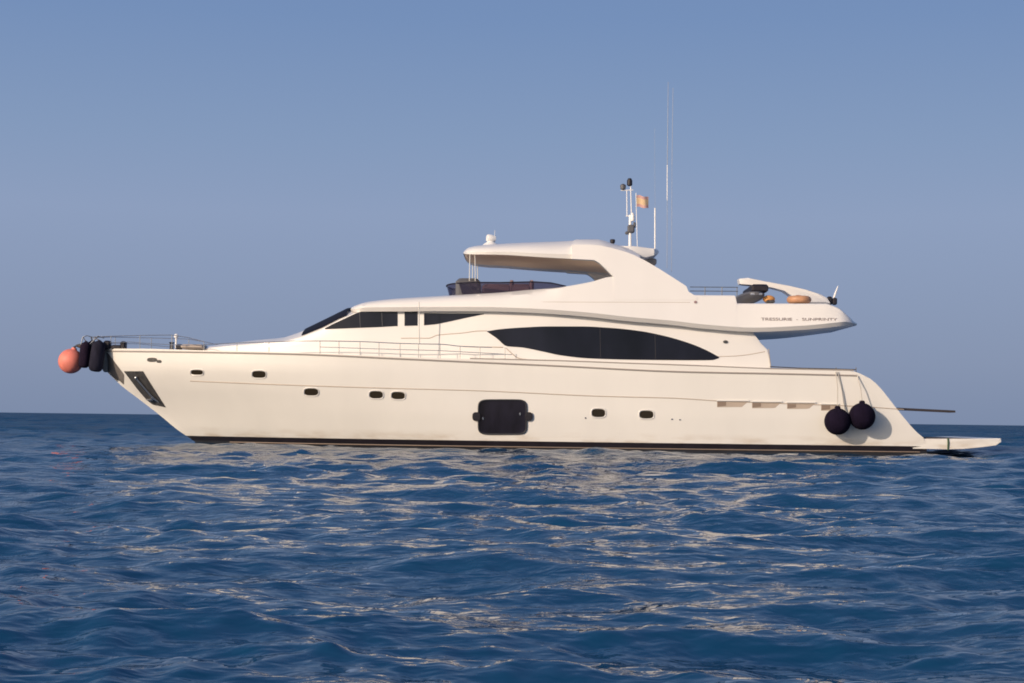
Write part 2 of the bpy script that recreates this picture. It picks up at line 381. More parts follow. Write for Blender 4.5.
for i in range(0, 121):
    s = i / 120; 
    x = xs_(0.15) + (xt_(0.15) - xs_(0.15)) * s + (0.03 if i == 0 else 0)
    bs.append([(x, -(hullB(x, 0.11) + 0.006), 0.11), (x, -(hullB(x, 0.24) + 0.006), 0.24), (x, -(hullB(x, 0.241) - 0.02), 0.244)])
mb.grid(bs); mb.grid(mirror(bs)); mb.build('boot_stripe', 'boot_black', yacht)
mb = MB()
for sg in (-1, 1):
    mb.tube([(x, sg * (hullB(x, 0.075) + 0.012), 0.075) for x in np.linspace(xs_(0.07) + 1.2, xt_(0.1) - 0.2, 70)], 0.016, 6)
mb.build('spray_rail', 'vent_brown', yacht)

# knuckle seam along the topsides, gunwale rub strip
def line_on(surf, pts, off, r, name, m, parent=yacht, n=60, both=False):
    xs = np.linspace(pts[0][0], pts[-1][0], n)
    path = [on(x, smooth_tab(pts, x), surf, off) for x in xs]
    mb = MB(); mb.tube(path, r, 6)
    if both: mb.tube([(a, -b, c) for a, b, c in path], r, 6)
    return mb.build(name, m, parent)
line_on(hullB, [(190, 381), (280, 384.7), (380, 388), (480, 390.8), (600, 396.2), (675, 398.2), (720, 401), (860, 406.5), (904, 409.5)], 0.002, 0.013, 'knuckle_seam', 'vent_beige', both=True)
line_on(hullB, [(101, 351), (150, 351.5), (200, 352.2), (300, 354.3), (400, 358.8), (500, 363.3), (560, 366), (660, 371), (700, 372.2), (770, 373.5), (857, 375.5)], 0.006, 0.026, 'rub_rail', 'rub_strip', n=90, both=True)
path = [on(x, smooth_tab(sheer_px, x) - 0.6, hullB, -0.02) for x in np.linspace(470, 854, 60)]
for sg in (1, -1):
    mb = MB(); mb.tube([(a, sg * b, c) for a, b, c in path], 0.022, 6); mb.build('bulwark_cap', 'rub_strip', yacht)

# --- panels laid on a curved surface
def panel(name, up, lo, surf, m, parent=yacht, off=0.012, depth=0.03, nx=24, nz=5, lin=False, label=None):
    ip = (lambda t, x: interp(x, t)) if lin else (lambda t, x: smooth_tab(t, x))
    x0 = max(up[0][0], lo[0][0]); x1 = min(up[-1][0], lo[-1][0])
    F_, Bk = [], []
    for i in range(nx + 1):
        s = (1 - math.cos(math.pi * i / nx)) / 2 * 0.5 + i / nx * 0.5
        px = x0 + (x1 - x0) * s; a, b = ip(up, px), ip(lo, px)
        F_.append([on(px, a + (b - a) * j / nz, surf, off) for j in range(nz + 1)])
        Bk.append([on(px, a + (b - a) * j / nz, surf, off - depth) for j in range(nz + 1)])
    mb = MB(); mb.grid(F_); mb.grid(Bk)
    mb.grid([[r[0] for r in F_], [r[0] for r in Bk]]); mb.grid([[r[-1] for r in F_], [r[-1] for r in Bk]])
    mb.grid([F_[0], Bk[0]]); mb.grid([F_[-1], Bk[-1]])
    o = mb.build(name, m, parent, angle=40)
    if label: o['label'] = label
    return o
def rounded(name, cx, cy, w, h, surf, m, parent=yacht, off=0.012, depth=0.03, n=28, pw=3.2, ring=None):
    """superellipse disc on the surface, with an optional raised ring round it"""
    pts = []
    for k in range(n):
        a = 2 * math.pi * k / n; c, s = math.cos(a), math.sin(a)
        pts.append((cx + w / 2 * math.copysign(abs(c) ** (2 / pw), c), cy + h / 2 * math.copysign(abs(s) ** (2 / pw), s)))
    mb = MB(); f = [on(x, y, surf, off) for x, y in pts]; k2 = [on(x, y, surf, off - depth) for x, y in pts]
    rings = [[on(cx + (x - cx) * t, cy + (y - cy) * t, surf, off) for x, y in pts] for t in (.8, .55, .3, .05)]
    mb.grid([k2, f] + rings, closed_u=True); mb.poly(rings[-1])
    o = mb.build(name, m, parent)
    if ring:
        rm, t = ring; mb = MB(); mid = [on(cx + (x - cx) * (1 + t / w), cy + (y - cy) * (1 + t / h), surf, off - 0.004) for x, y in pts]
        mid.append(mid[0]); mid.append(mid[1]); mb.tube(mid, 0.014, 6, caps=False); mb.build('frame', rm, o)
    return o
for cx, cy, w, h in ((197, 372.4, 11.5, 4.6), (259, 374.4, 13, 6.6), (311.3, 392, 13.5, 6.8), (376.2, 394.8, 13, 7), (398.2, 395.6, 13, 7), (598.5, 413, 13, 8), (646.5, 414.6, 13.5, 7.6)):
    rounded('porthole', cx, cy, w, h, hullB, 'glass_brown', ring=('gelcoat', 1.6))
w_ = rounded('hull_window', 502.5, 417, 48, 34, hullB, 'matte_navy', off=0.02, depth=0.05, n=56, pw=7)
mb = MB()
fr = []
for k in range(56):
    a = 2 * math.pi * k / 56; c, s = math.cos(a), math.sin(a)
    fr.append(on(502.5 + 24 * math.copysign(abs(c) ** (2 / 7), c), 417 + 17 * math.copysign(abs(s) ** (2 / 7), s), hullB, 0.02))
fr += fr[:2]; mb.tube(fr, 0.024, 8, caps=False); mb.build('frame', 'antifoul', w_)
for cx in (476.3, 528.8):
    rounded('hinge', cx, 416.6, 8, 9, hullB, 'black_rubber', parent=w_, off=0.05, depth=0.08, pw=2.6)
for cx, cy in ((483, 418.5), (520, 414)):
    rounded('latch', cx, cy, 1.8, 3, hullB, 'steel', parent=w_, off=0.04, depth=0.05, n=12, pw=2)
# engine room vents: flush wedges, recess shade painted darker at the forward end
for x0, x1, yy in ((717, 748, 403.8), (752, 781, 404.8), (787, 815, 405.6), (821, 838, 407.2)):
    ve = panel('engine_vent', [(x0, yy - 3), (x1, yy - 3)], [(x0, yy + 3.4), (x1 - 6, yy + 3.2), (x1, yy - 2.2)], hullB, 'vent_beige', off=0.004, depth=0.02, nx=12, nz=3, lin=True)
    panel('grille_shade', [(x0 + .5, yy - 2.4), (x0 + 9, yy - 2.4)], [(x0 + .5, yy + 2.8), (x0 + 9, yy + 1.8)], hullB, 'vent_brown', parent=ve, off=0.010, depth=0.02, nx=5, nz=3, lin=True)  # dark brown paints the shade inside the recessed slot
    line_on(hullB, [(x0 - 0.3, yy - 3.2), (x1 + 1, yy - 3.0)], 0.02, 0.022, 'vent_lip', 'hull_gelcoat', n=6)
# fairlead by the bow
rounded('fairlead', 152, 359.8, 10, 4.2, hullB, 'steel_dull', off=0.015, pw=2.6)
rounded('fairlead', 159, 361.4, 5, 3, hullB, 'steel_dull', off=0.012, pw=2.6)
rounded('drain', 585.5, 418, 1.8, 1.8, hullB, 'steel', pw=2, n=10); rounded('drain', 672, 419.3, 2.2, 1.4, hullB, 'steel', pw=2, n=10); rounded('drain', 680, 419.8, 2.2, 1.4, hullB, 'steel', pw=2, n=10)
rounded('fuel_cap', 725.5, 341.8, 5, 3.2, lambda x, z: 2.72, 'steel_dull', pw=2, n=12, off=0.02)
# anchor in its stainless pocket
panel('stem_shadow', [(104, 351.5), (108, 353), (124, 374.5)], [(104, 368.5), (117, 381), (124, 384.5)], hullB, 'stem_shadow_tone', off=0.008, depth=0.03, nx=14, nz=5, lin=True)  # dark panel painting the shadow the bow fenders cast on the hull
plate = panel('anchor_plate', [(124, 371.2), (143, 371.2), (152.5, 386.5), (160.5, 399), (165.5, 406.8)], [(124, 371.6), (137.5, 389.5), (147, 400.5), (153, 404.8), (165.5, 407.4)], hullB, 'steel_dull', off=0.01, depth=0.05, nx=30, nz=6, lin=True)
plate['label'] = 'dark steel plate'
mb = MB()
q0 = Vector(on(136, 378, hullB, 0.09)); q1 = Vector(on(153, 398, hullB, 0.10))
mb.tube([q0, q1], 0.035, 8)
d_ = (q1 - q0).normalized()
for (a, b2) in (((146, 399.5), (151, 400)), ((159, 402.5), (152, 397))):
    mb.tube([q1, Vector(on(*b2, hullB, 0.13)), Vector(on(*a, hullB, 0.10))], [0.04, 0.05, 0.015], 6)
mb.ball(q0, 0.06, 10)
mb.build('anchor', 'steel', yacht)

# --- deckhouse (coachroof, windscreen, saloon wall)
PX_ = lambda px, b=2.4: W(px, 350, b)[0]
bD_t = [(185, 0.25), (200, 0.85), (230, 1.30), (270, 1.70), (300, 1.92), (330, 2.08), (360, 2.2), (400, 2.30), (450, 2.44), (500, 2.6), (560, 2.70), (700, 2.72), (772, 2.68)]
bD_x = [(PX_(p_), b) for p_, b in bD_t]
def bD0(x): return smooth_tab(bD_x, x)
def wallB(x, z): return max(0.05, bD0(x) + 0.05 - 0.045 * (z - 2.2))
Lo_px = [(350, 310.3), (358, 310.6), (400, 310.2), (430, 310.0), (480, 310.0), (524, 311.2), (582, 315), (629, 320), (670, 323.5), (703, 327.3), (752, 330.6), (800, 328.9), (856, 324.0)]
bF_t = [(349, 0.4), (350.5, 1.2), (354, 1.9), (362, 2.28), (380, 2.42), (400, 2.52), (450, 2.68), (500, 2.84), (560, 2.95), (620, 3.0), (770, 3.0), (820, 2.98), (840, 2.92), (849, 2.78), (854, 2.55), (857, 2.2)]
bF_x = [(W(p_, 325, b)[0], b) for p_, b in bF_t]
def bF(x): return smooth_tab(bF_x, x)
Lo_x = sorted([W(px, py, smooth_tab(bF_t, px)) for px, py in Lo_px])
def zLo(x): return smooth_tab(Lo_x, x)
def sideB(x, z): return bF(x) - 0.27 * max(0, z - zLo(x))
C_px = [(185, 351), (196, 348.5), (230, 343.5), (262, 340), (286, 338), (302, 332.5), (350, 309.0)]
S_px = [(185, 351), (200, 349.6), (230, 346), (262, 343), (286, 341), (302, 337), (322, 329.3), (340, 320), (358, 311.6)]
C_x = [W(px, py, 0) for px, py in C_px]
S_x = [on(px, py, lambda x, z: wallB(x, z)) for px, py in S_px]; S_x = [(q[0], q[2]) for q in S_x]
rows = []
for x in np.concatenate([np.linspace(C_x[0][0], C_x[-1][0], 40), np.linspace(C_x[-1][0] + 0.1, PX_(750), 50)]):
    zs_ = interp(x, S_x) if x < S_x[-1][0] else zLo(x) + 0.03
    zc = max(interp(x, C_x) if x < C_x[-1][0] else zLo(x) + 0.05, zs_ + 0.005)
    zb = zsh(x) - 0.15
    b1, b2 = wallB(x, zb), wallB(x, zs_)
    r = [(x, -(b1 + (b2 - b1) * t), zb + (zs_ - zb) * t) for t in (0, .33, .66, .92)] + [(x, -(b2 - 0.015), zs_ - 0.01)] + \
        [(x, -b2 * c, zs_ + (zc - zs_) * (1 - c ** 2.2)) for c in (0.985, 0.93, 0.8, 0.6, 0.3, 0)]
    rows.append(r)
# aft end of the saloon wall curves down to the cockpit
for px, py in ((756, 336), (761, 343), (767.5, 349.5), (769.5, 358), (770.5, 369)):
    x, z = W(px, py, 2.7); zb = zsh(x) - 0.15
    b1, b2 = wallB(x, zb), wallB(x, z)
    rows.append([(x, -(b1 + (b2 - b1) * t), zb + (z - zb) * t) for t in (0, .33, .66, .92)] + [(x, -(b2 - 0.015), z - 0.01)] + [(x, -b2 * c, z) for c in (0.985, 0.93, 0.8, 0.6, 0.3, 0)])
mb = MB(); mb.grid(rows); mb.grid(mirror(rows))
for r in (rows[0], rows[-1]): mb.grid([r, [(x, -y, z) for x, y, z in r]])
mb.build('deckhouse', 'gelcoat', yacht, angle=28)
# windscreen glass on the sloping front
gl = []
for x in np.linspace(W(309, 330)[0], W(353, 309)[0], 14):
    zs_ = interp(x, S_x); zc = max(interp(x, C_x), zs_ + 0.005); b2 = wallB(x, zs_)
    gl.append([(x, -b2 * c * 0.93, zs_ + (zc - zs_) * (1 - (c * .93) ** 2.2) + 0.022) for c in np.linspace(1, -1, 15)] if False else
              [(x - 0.01, -b2 * c, zs_ + (zc - zs_) * (1 - abs(c) ** 2.2) + 0.022) for c in np.linspace(0.95, -0.95, 17)])
mb = MB(); mb.grid(gl); mb.build('windscreen', 'screen_cover', yacht)
for c in (-0.33, 0.33):
    mb = MB(); mb.tube([(r[0][0], r[0][1] and -(abs(r[0][1]) / .95) * c, np.interp(abs(c), [0, .95], [r[8][2], r[0][2]]) + 0.02) for r in gl], 0.02, 6)
    mb.build('windscreen_mullion', 'gelcoat', yacht)
# side windows forward
panel('side_window', [(325, 328.2), (333, 324), (359.5, 311.6), (397.5, 311.2)], [(325, 329.2), (360, 327.8), (380, 327), (397.5, 326)], wallB, 'glass_dark', nx=22, lin=True)
line_on(wallB, [(359.6, 312), (360.4, 327.5)], 0.016, 0.008, 'window_divider', 'grey_plastic', n=5)
line_on(wallB, [(381.8, 312), (382.4, 326.8)], 0.016, 0.008, 'window_divider', 'grey_plastic', n=5)
panel('side_window', [(404.5, 311.2), (417.5, 311.6)], [(404.5, 325.9), (417.5, 325.5)], wallB, 'glass_dark', nx=6, lin=True)
panel('side_window', [(424, 313.2), (450, 313.6), (484, 313.6)], [(424, 325.3), (436, 324.2), (448, 321.8), (466, 317.8), (484, 314.1)], wallB, 'glass_dark', nx=22, lin=True)
# large oval saloon window
panel('saloon_window', [(487, 331.2), (500, 329.2), (520, 327.6), (550, 326.4), (580, 326.4), (610, 327.8), (640, 331), (665, 336), (690, 343.4), (706, 350), (719, 357)],
      [(487, 331.6), (497, 338.5), (507, 346.3), (520, 347.2), (545, 352), (560, 355.2), (590, 358.4), (640, 359.8), (700, 360.2), (712, 360), (719, 358)], wallB, 'glass_dark', nx=60, nz=8, lin=False)
for px, a, b in ((600, 328, 357.5), (655, 334.5, 359)):
    line_on(wallB, [(px, a), (px + 0.6, b)], 0.010, 0.006, 'window_divider', 'black_rubber', n=6)
# styling creases
line_on(wallB, [(401, 338.2), (429, 338.2), (437, 335.2), (462, 333), (480, 330.9), (487, 330.8)], 0.002, 0.012, 'side_crease', 'vent_beige', n=40)
line_on(wallB, [(463, 346.4), (480, 347), (503, 347.2)], 0.004, 0.014, 'side_crease', 'vent_beige', n=10)
line_on(wallB, [(506, 348), (513, 354.5), (519, 358.4), (532, 360)], 0.002, 0.014, 'side_crease', 'vent_beige', n=14)
line_on(wallB, [(716, 356.5), (735, 356), (752, 354), (765, 351.5)], 0.002, 0.010, 'side_crease', 'vent_beige', n=14)

# --- flybridge moulding (roof forward, coaming aft)
Up_px = [(349, 309.6), (356, 307.2), (364, 304.9), (380, 302.6), (400, 301.0), (430, 299.4), (460, 297.8), (500, 295.4), (535, 291.6), (560, 287.4), (590, 282), (613, 276.6), (640, 281), (685, 291.5), (696, 295), (736.5, 295.4), (738, 303.4), (829, 303.6), (841, 308.5), (851, 318), (855, 322.5), (857, 324.0)]
mb = MB(); rows = []
pxs = list(np.linspace(349.2, 370, 12)) + list(np.linspace(372, 730, 90)) + [733, 736, 736.6, 737, 737.6, 738.2, 740] + list(np.linspace(745, 857, 40))
for px in pxs:
    x = W(px, 325, smooth_tab(bF_t, px))[0]; b = bF(x)
    zl = zLo(x)
    w = min(max((px - 525) / 35, 0), 1)
    upy = interp(px, Up_px) if px > 730 else smooth_tab(Up_px, px)
    # depth at which the outline is seen: centre crown forward, coaming edge aft
    zc = W(px, upy, 0.0)[1]; bb = b
    for _ in range(5): ze = W(px, upy, bb)[1]; bb = max(0.2, b - 0.27 * max(0, ze - zl))
    zu = zc * (1 - w) + ze * w; zu = max(zu, zl + 0.03)
    H = zu - zl
    soff = interp(px, [(349, 309.8), (355, 311.2), (738, 330), (752, 330.4), (800, 328.6), (840, 326), (850, 325), (857, 324.5)])
    zs = zl + 0.004 if px < 738 else W(px, soff, b * 0.9)[1]
    if 738 > px: zs = zl - 0.0
    zs = min(zs, zl + 0.004)
    bs_ = max(0.1, b - 0.27 * H)
    flat = 0 if px > 737 else 0.45
    kk = .8 if px < 738 else .9
    cb = min(.09, b * .3); ch = min(.09, H * .25); zs = min(zs, zl - .035)
    fr = [(0, zs), (kk * b - cb, zs), (b - cb, zl - .03), (b, zl + ch), (b - .27 * .3 * H, zl + .4 * H), (b * .93 - .02, zl + .68 * H), (b * .80, zl + .86 * H), (b * .62, zl + .95 * H), (b * .4, zu - .01), (b * .2, zu), (0, zu)]
    af = [(0, zs), (kk * b - cb, zs), (b - cb, zl - .03), (b, zl + ch), (b - .27 * .35 * H, zl + .35 * H), (b - .27 * .7 * H, zl + .7 * H), (bs_, zu - .03), (bs_ - min(.04, bs_ * .2), zu), (bs_ * .93, zu), (bs_ * .91, zu - flat * w), (0, zu - flat * w)]
    rows.append([(x, -(p0 * (1 - w) + p1 * w), q0 * (1 - w) + q1 * w) for (p0, q0), (p1, q1) in zip(fr, af)])
mb.grid(rows); mb.grid(mirror(rows)); 
for r in (rows[0], rows[-1]): mb.grid([r, [(x, -y, z) for x, y, z in r]])
fly = mb.build('flybridge', 'gelcoat', yacht, angle=30)
line_on(sideB, [(497, 301.5), (560, 302), (630, 302.2), (690, 302.4)], 0.001, 0.006, 'joint_line', 'vent_beige', n=30)
rounded('side_light', 695.5, 302, 3.2, 2.6, sideB, 'seat_leather', pw=2, n=12, off=0.02)
# roof edge lip casting the thin dark line forward
mb = MB()
# boat name on the aft coaming
mb = None
fc = bpy.data.curves.new('boat_name', 'FONT'); fc.body = 'TRESSURIE  -  SUNPRINTY'; fc.size = 0.125; fc.align_x = 'CENTER'; fc.align_y = 'CENTER'; fc.extrude = 0.004
fo = bpy.data.objects.new('boat_name', fc); COL.objects.link(fo)
a_ = Vector(on(761, 319.2, sideB, 0.012)); b_ = Vector(on(837, 319.6, sideB, 0.03))
ax = (b_ - a_).normalized(); upv = Vector((0, 0.26, 1)).normalized(); nz_ = ax.cross(upv).normalized(); upv = nz_.cross(ax)
bpy.context.view_layer.update()
dg = bpy.context.evaluated_depsgraph_get(); me = bpy.data.meshes.new_from_object(fo.evaluated_get(dg)); bpy.data.objects.remove(fo)
wd = max(v.co.x for v in me.vertices) - min(v.co.x for v in me.vertices); k = (b_ - a_).length / wd
mid = (a_ + b_) / 2
for v in me.vertices:
    q = mid + ax * (v.co.x * k) + upv * (v.co.y * 1.0)
    bq = sideB(q.x, q.z) + 0.012 + v.co.z
    v.co = Vector((q.x, -bq, q.z))
me.materials.clear(); me.materials.append(MAT['letters'])
fo = bpy.data.objects.new('boat_name', me); COL.objects.link(fo); fo.parent = yacht

# --- hardtop and its swept legs
def hardtop():
    up = [(460, 252.2), (462, 250.4), (468, 248.4), (480, 247.2), (520, 245.4), (560, 244.2), (572, 243.6), (576, 242.4), (598, 242.2), (612, 246), (630, 251), (640, 256)]
    lo = [(460, 253.4), (464, 254), (500, 254.6), (540, 257), (575, 259), (600, 261), (620, 263), (640, 264)]
    hb_ = [(460, 0.35), (460.8, 0.9), (462.5, 1.35), (466, 1.75), (472, 2.02), (485, 2.22), (520, 2.36), (560, 2.42), (600, 2.40), (625, 2.30), (640, 2.2)]
    rows = []
    for px in [460, 460.4, 460.8, 461.6, 462.5, 464, 466, 469, 472, 477, 485, 495, 505, 520, 540, 560, 571, 572.5, 574, 576, 585, 598, 605, 612, 620, 630, 640]:
        b = interp(px, hb_); x = PX_(px, 2.3)
        zt = W(px, smooth_tab(up, px), 0.6)[1]; zb = W(px, smooth_tab(lo, px), b)[1]
        zt = max(zt, zb + 0.06); T = zt - zb
        rows.append([(x, -b * c, z) for c, z in ((0, zt), (.35, zt - .005), (.7, zt - .03), (.88, zt - .35 * T), (.97, zt - .6 * T), (1, zb + .2 * T), (.985, zb), (.9, zb + 0.015), (.8, zb + .05), (.4, zb + .07), (0, zb + .07))])
    mb = MB(); mb.grid(rows); mb.grid(mirror(rows))
    for r in (rows[0], rows[-1]): mb.grid([r, [(x, -y, z) for x, y, z in r]])
    ho = mb.build('hardtop', 'gelcoat', yacht, angle=30)
    mb = MB(); mb.grid([[(x_, y_ * k, z_ - .006) for (x_, y_, z_), k in ((r[8], 1), (r[9], 1), (r[10], 1), (r[9], -1), (r[8], -1))] for r in rows[3:]])
    mb.build('underside_bounce', 'tan_bounce', ho)  # added tan sheet, warm bounce off the deck painted into its colour
    return ho
ht = hardtop()
up = [(572, 244.8), (590, 244.6), (600, 245.5), (612, 248), (630, 253), (648, 262), (664, 271.8), (684, 284.6), (686.5, 286.5), (688.5, 291.5), (697, 297)]
lo = [(572, 258.8), (594, 260), (599, 262.5), (606, 269), (613.4, 276.6), (613.8, 300), (690, 300), (697, 300)]
legcols = [572, 580, 588, 594, 597, 600, 604, 608, 612, 613.4, 613.8, 618, 625, 634, 645, 655, 665, 675, 684, 686.5, 688.5, 692, 697]
for sg in (-1, 1):
    Fr, Bk = [], []
    for px in legcols:
        a, b = interp(px, up), interp(px, lo)
        f_, k_ = [], []
        for j in range(9):
            y = a + (b - a) * j / 8
            q = on(px, y, sideB, 0.006); f_.append((q[0], -sg * q[1] * -1, q[2]))
            f_[-1] = (q[0], sg * abs(q[1]), q[2]); k_.append((q[0], sg * (abs(q[1]) - 0.32), q[2]))
        Fr.append(f_); Bk.append(k_)
    mb = MB(); mb.grid(Fr); mb.grid(Bk)
    mb.grid([[r[0] for r in Fr], [r[0] for r in Bk]]); mb.grid([[r[-1] for r in Fr], [r[-1] for r in Bk]]); mb.grid([Fr[0], Bk[0]]); mb.grid([Fr[-1], Bk[-1]])
    mb.build('hardtop_leg', 'gelcoat', yacht, angle=30)
# mast platform behind the hardtop
rows = []
for px, a, b, hb2 in ((590, 248, 252, 1.0), (600, 247.6, 255, 1.3), (618, 247.8, 257.5, 1.5), (632, 248.2, 259, 1.5), (644, 249.2, 260.5, 1.35), (652, 250.0, 258, 1.3), (656, 250.6, 255.5, 1.15), (657.5, 251.5, 254, 1.0)):
    x = W(px, 250, 0.5)[0]; zt = W(px, a, 0.6)[1]; zb = W(px, b, 0.6)[1]
    rows.append([(x, -hb2 * c, z) for c, z in ((0, zt + .01), (.6, zt), (.9, zt - .01), (.96, zt - .03), (1, zb * .6 + zt * .4), (.99, zb * .92 + zt * .08), (.88, zb), (0, zb))])
mb = MB(); mb.grid(rows); mb.grid(mirror(rows))
for r in (rows[0], rows[-1]): mb.grid([r, [(x, -y, z) for x, y, z in r]])
mb.build('mast_platform', 'gelcoat', yacht, angle=30)
mb = MB(); x, z = W(650, 262, 0.3); mb.box((x, 0, z - 0.02), (0.35, 1.4, 0.2), 0.04); mb.build('platform_bracket', 'vent_beige', yacht)
def P3(px, py, b=0.0):
    x, z = W(px, py, b); return Vector((x, -b, z))
# front struts of the hardtop
for sg in (-1, 1):
    mb = MB()
    for p0, p1 in ((470, 469.5), (475, 475.4)):
        q0, q1 = P3(p0, 254, 1.85), P3(p1, 281, 1.85)
        mb.tube([(q0.x, sg * 1.85, q0.z), (q1.x, sg * 1.85, q1.z)], 0.014, 6)
    mb.build('hardtop_strut', 'steel', yacht)
# searchlight dome
x, z = W(490.5, 247, 0.4)
mb = MB(); mb.lathe([(0.28, -0.04), (0.27, 0.04), (0.20, 0.10), (0.12, 0.15), (0.10, 0.18), (0.0, 0.19)], (x, -0.4, z), 20)
so = mb.build('searchlight', 'white_plastic', yacht)
mb = MB(); mb.lathe([(0.0, -0.16), (0.09, -0.15), (0.115, -0.05), (0.12, 0.08), (0.1, 0.12), (0, 0.13)], (x, -0.4, z + 0.27), 16, axis=(-1, -0.3, 0.1)); mb.build('lamp_head', 'white_plastic', so)
mb = MB(); mb.tube([(x + .12, -0.4, z + .08), (x + .13, -0.4, z + 0.52)], 0.008, 6); mb.build('aerial', 'steel', so)
# horn
x, z = W(612.5, 246.5, 1.2)
mb = MB(); mb.lathe([(0.05, -0.04), (0.05, 0.10), (0.075, 0.12), (0.08, 0.2), (0.06, 0.22), (0, 0.22)], (x, -1.2, z), 14); mb.build('horn', 'black_rubber', yacht)

# --- mast with lights
mast = MB()
mast.tube([P3(630, 250, 0), P3(630.2, 215, 0)], [0.05, 0.04], 8); mast.tube([P3(631.5, 216, 0), P3(630.6, 186, 0)], 0.018, 6); mast.tube([P3(627, 216, 0), P3(626.8, 190, 0)], 0.016, 6)
mast.tube([P3(621, 190.5, 0), P3(633, 190, 0)], 0.016, 6); mast.tube([P3(626, 216, 0), P3(634, 216, 0)], 0.02, 6)
mo = mast.build('mast', 'white_plastic', yacht)
mb = MB(); q = P3(629.6, 186, 0); mb.lathe([(0.05, 0), (0.085, 0.03), (0.085, 0.17), (0.05, 0.24), (0, 0.25)], q, 14); mb.build('mast_light', 'black_rubber', mo)
mb = MB(); q = P3(623, 190, 0); mb.lathe([(0.04, 0), (0.085, 0.04), (0.09, 0.15), (0.04, 0.19), (0, 0.2)], q, 14); mb.build('mast_light', 'grey_plastic', mo)
mb = MB(); q = P3(631, 229, 0); mb.box(q, (0.22, 0.2, 0.26), 0.04); q = P3(627, 233, 0); mb.box(q, (0.12, 0.12, 0.1), 0.03); q = P3(634.5, 225, 0); mb.box(q, (0.08, 0.1, 0.18), 0.02)
mb.build('instrument_cluster', 'grey_plastic', mo)
mb = MB(); q = P3(632.5, 221, 0); mb.lathe([(0.06, 0), (0.07, 0.05), (0.06, 0.2), (0.02, 0.26), (0, 0.26)], q, 12); mb.build('gps_antenna', 'white_plastic', mo)
mb = MB(); mb.tube([P3(637.4, 249.5, 0.5), P3(636.0, 193, 0.5)], 0.012, 6); mb.build('flag_halyard', 'white_plastic', yacht)
# whip aerials
mb = MB(); mb.tube([P3(655, 252, 0.5), P3(655, 208, 0.5)], 0.022, 8); wa = mb.build('whip_aerial', 'white_plastic', yacht)
mb = MB(); mb.tube([P3(655, 208, 0.5), P3(654.6, 128, 0.5)], [0.004, 0.003], 6); mb.build('whip_tip', 'aerial_grey', wa)
for px, b, tp, top in ((667, 1.9, 668.2, 82), (671.5, -1.9, 673, 88)):
    mb = MB(); yb = 268 if b > 0 else 272
    mb.tube([P3(px, yb, b), P3((px + tp) / 2 - .4, 200, b)], 0.008, 6); mb.tube([P3((px + tp) / 2 - .3, 165, b), P3(tp, top, b)], [0.012 if b > 0 else .009, 0.007], 6)
    wa = mb.build('whip_aerial', 'aerial_grey', yacht)
    mb = MB(); mb.tube([P3((px + tp) / 2 - .4, 200.2, b), P3((px + tp) / 2 - .3, 165, b)], 0.014 if b > 0 else .006, 6); mb.build('whip_ferrule', 'white_plastic' if b > 0 else 'aerial_grey', wa)

# --- flybridge windscreen of tinted acrylic, helm seats behind
pts = []
xf = W(452, 285, 0)[0]
for i in range(61):
    a = -1 + 2 * i / 60
    s = abs(a)
    if s < 0.34: th = s / 0.34 * math.pi / 2; x = xf + 1.3 * (1 - math.cos(th)); b = 1.95 * math.sin(th)
    else: x = xf + 1.3 + (s - 0.34) / 0.66 * (W(566, 285, 1.95)[0] - xf - 1.3); b = 1.95 + 0.25 * (s - .34) / .66
    pts.append((x, math.copysign(b, a) if a else 0.0))
tp_x = [W(px, py, 2.0) for px, py in ((448, 281), (470, 282), (500, 282.6), (535, 282.2), (552, 283.5), (567, 287.2))]
lowx = [W(px, py, 1.9) for px, py in ((445, 299), (480, 297), (510, 295), (540, 291.5), (567, 287.3))]
g1, g2 = [], []
for x, y in pts:
    zt = interp(x, tp_x); zb = interp(x, lowx) - 0.08
    lean = 0.28
    g1.append([(x - lean * (zt - zb) * (1 if abs(y) < 1.9 else .2), y * (1.02), zt), (x, y, zb)]); g2.append([(x - lean * (zt - zb) * (1 if abs(y) < 1.9 else .2) + .012, y * 1.012, zt), (x + .012, y * .993, zb)])
mb = MB(); mb.grid(g1); mb.grid(g2); mb.grid([[r[0] for r in g1], [r[0] for r in g2]])
ws = mb.build('flybridge_windscreen', 'tinted_acrylic', yacht)
mb = MB(); mb.tube([(r[0][0], r[0][1], r[0][2]) for r in g1], 0.022, 6); mb.build('rim', 'slate_cloth', ws)
mb = MB(); q = P3(467, 287, 0.6); mb.box((q.x + .05, -0.5, q.z - .1), (0.75, 1.9, 0.62), 0.1); mb.build('helm_console', 'grey_plastic', yacht)
for px, w0 in ((497, 0.9), (520, 0.7)):
    q = P3(px, 291, 0.9); mb = MB(); mb.box((q.x, -0.9, q.z), (w0, 1.3, 0.34), 0.08); mb.box((q.x + w0 / 2, -0.9, q.z + .08), (0.14, 1.3, 0.42), 0.06); mb.build('helm_seat', 'seat_leather', yacht)

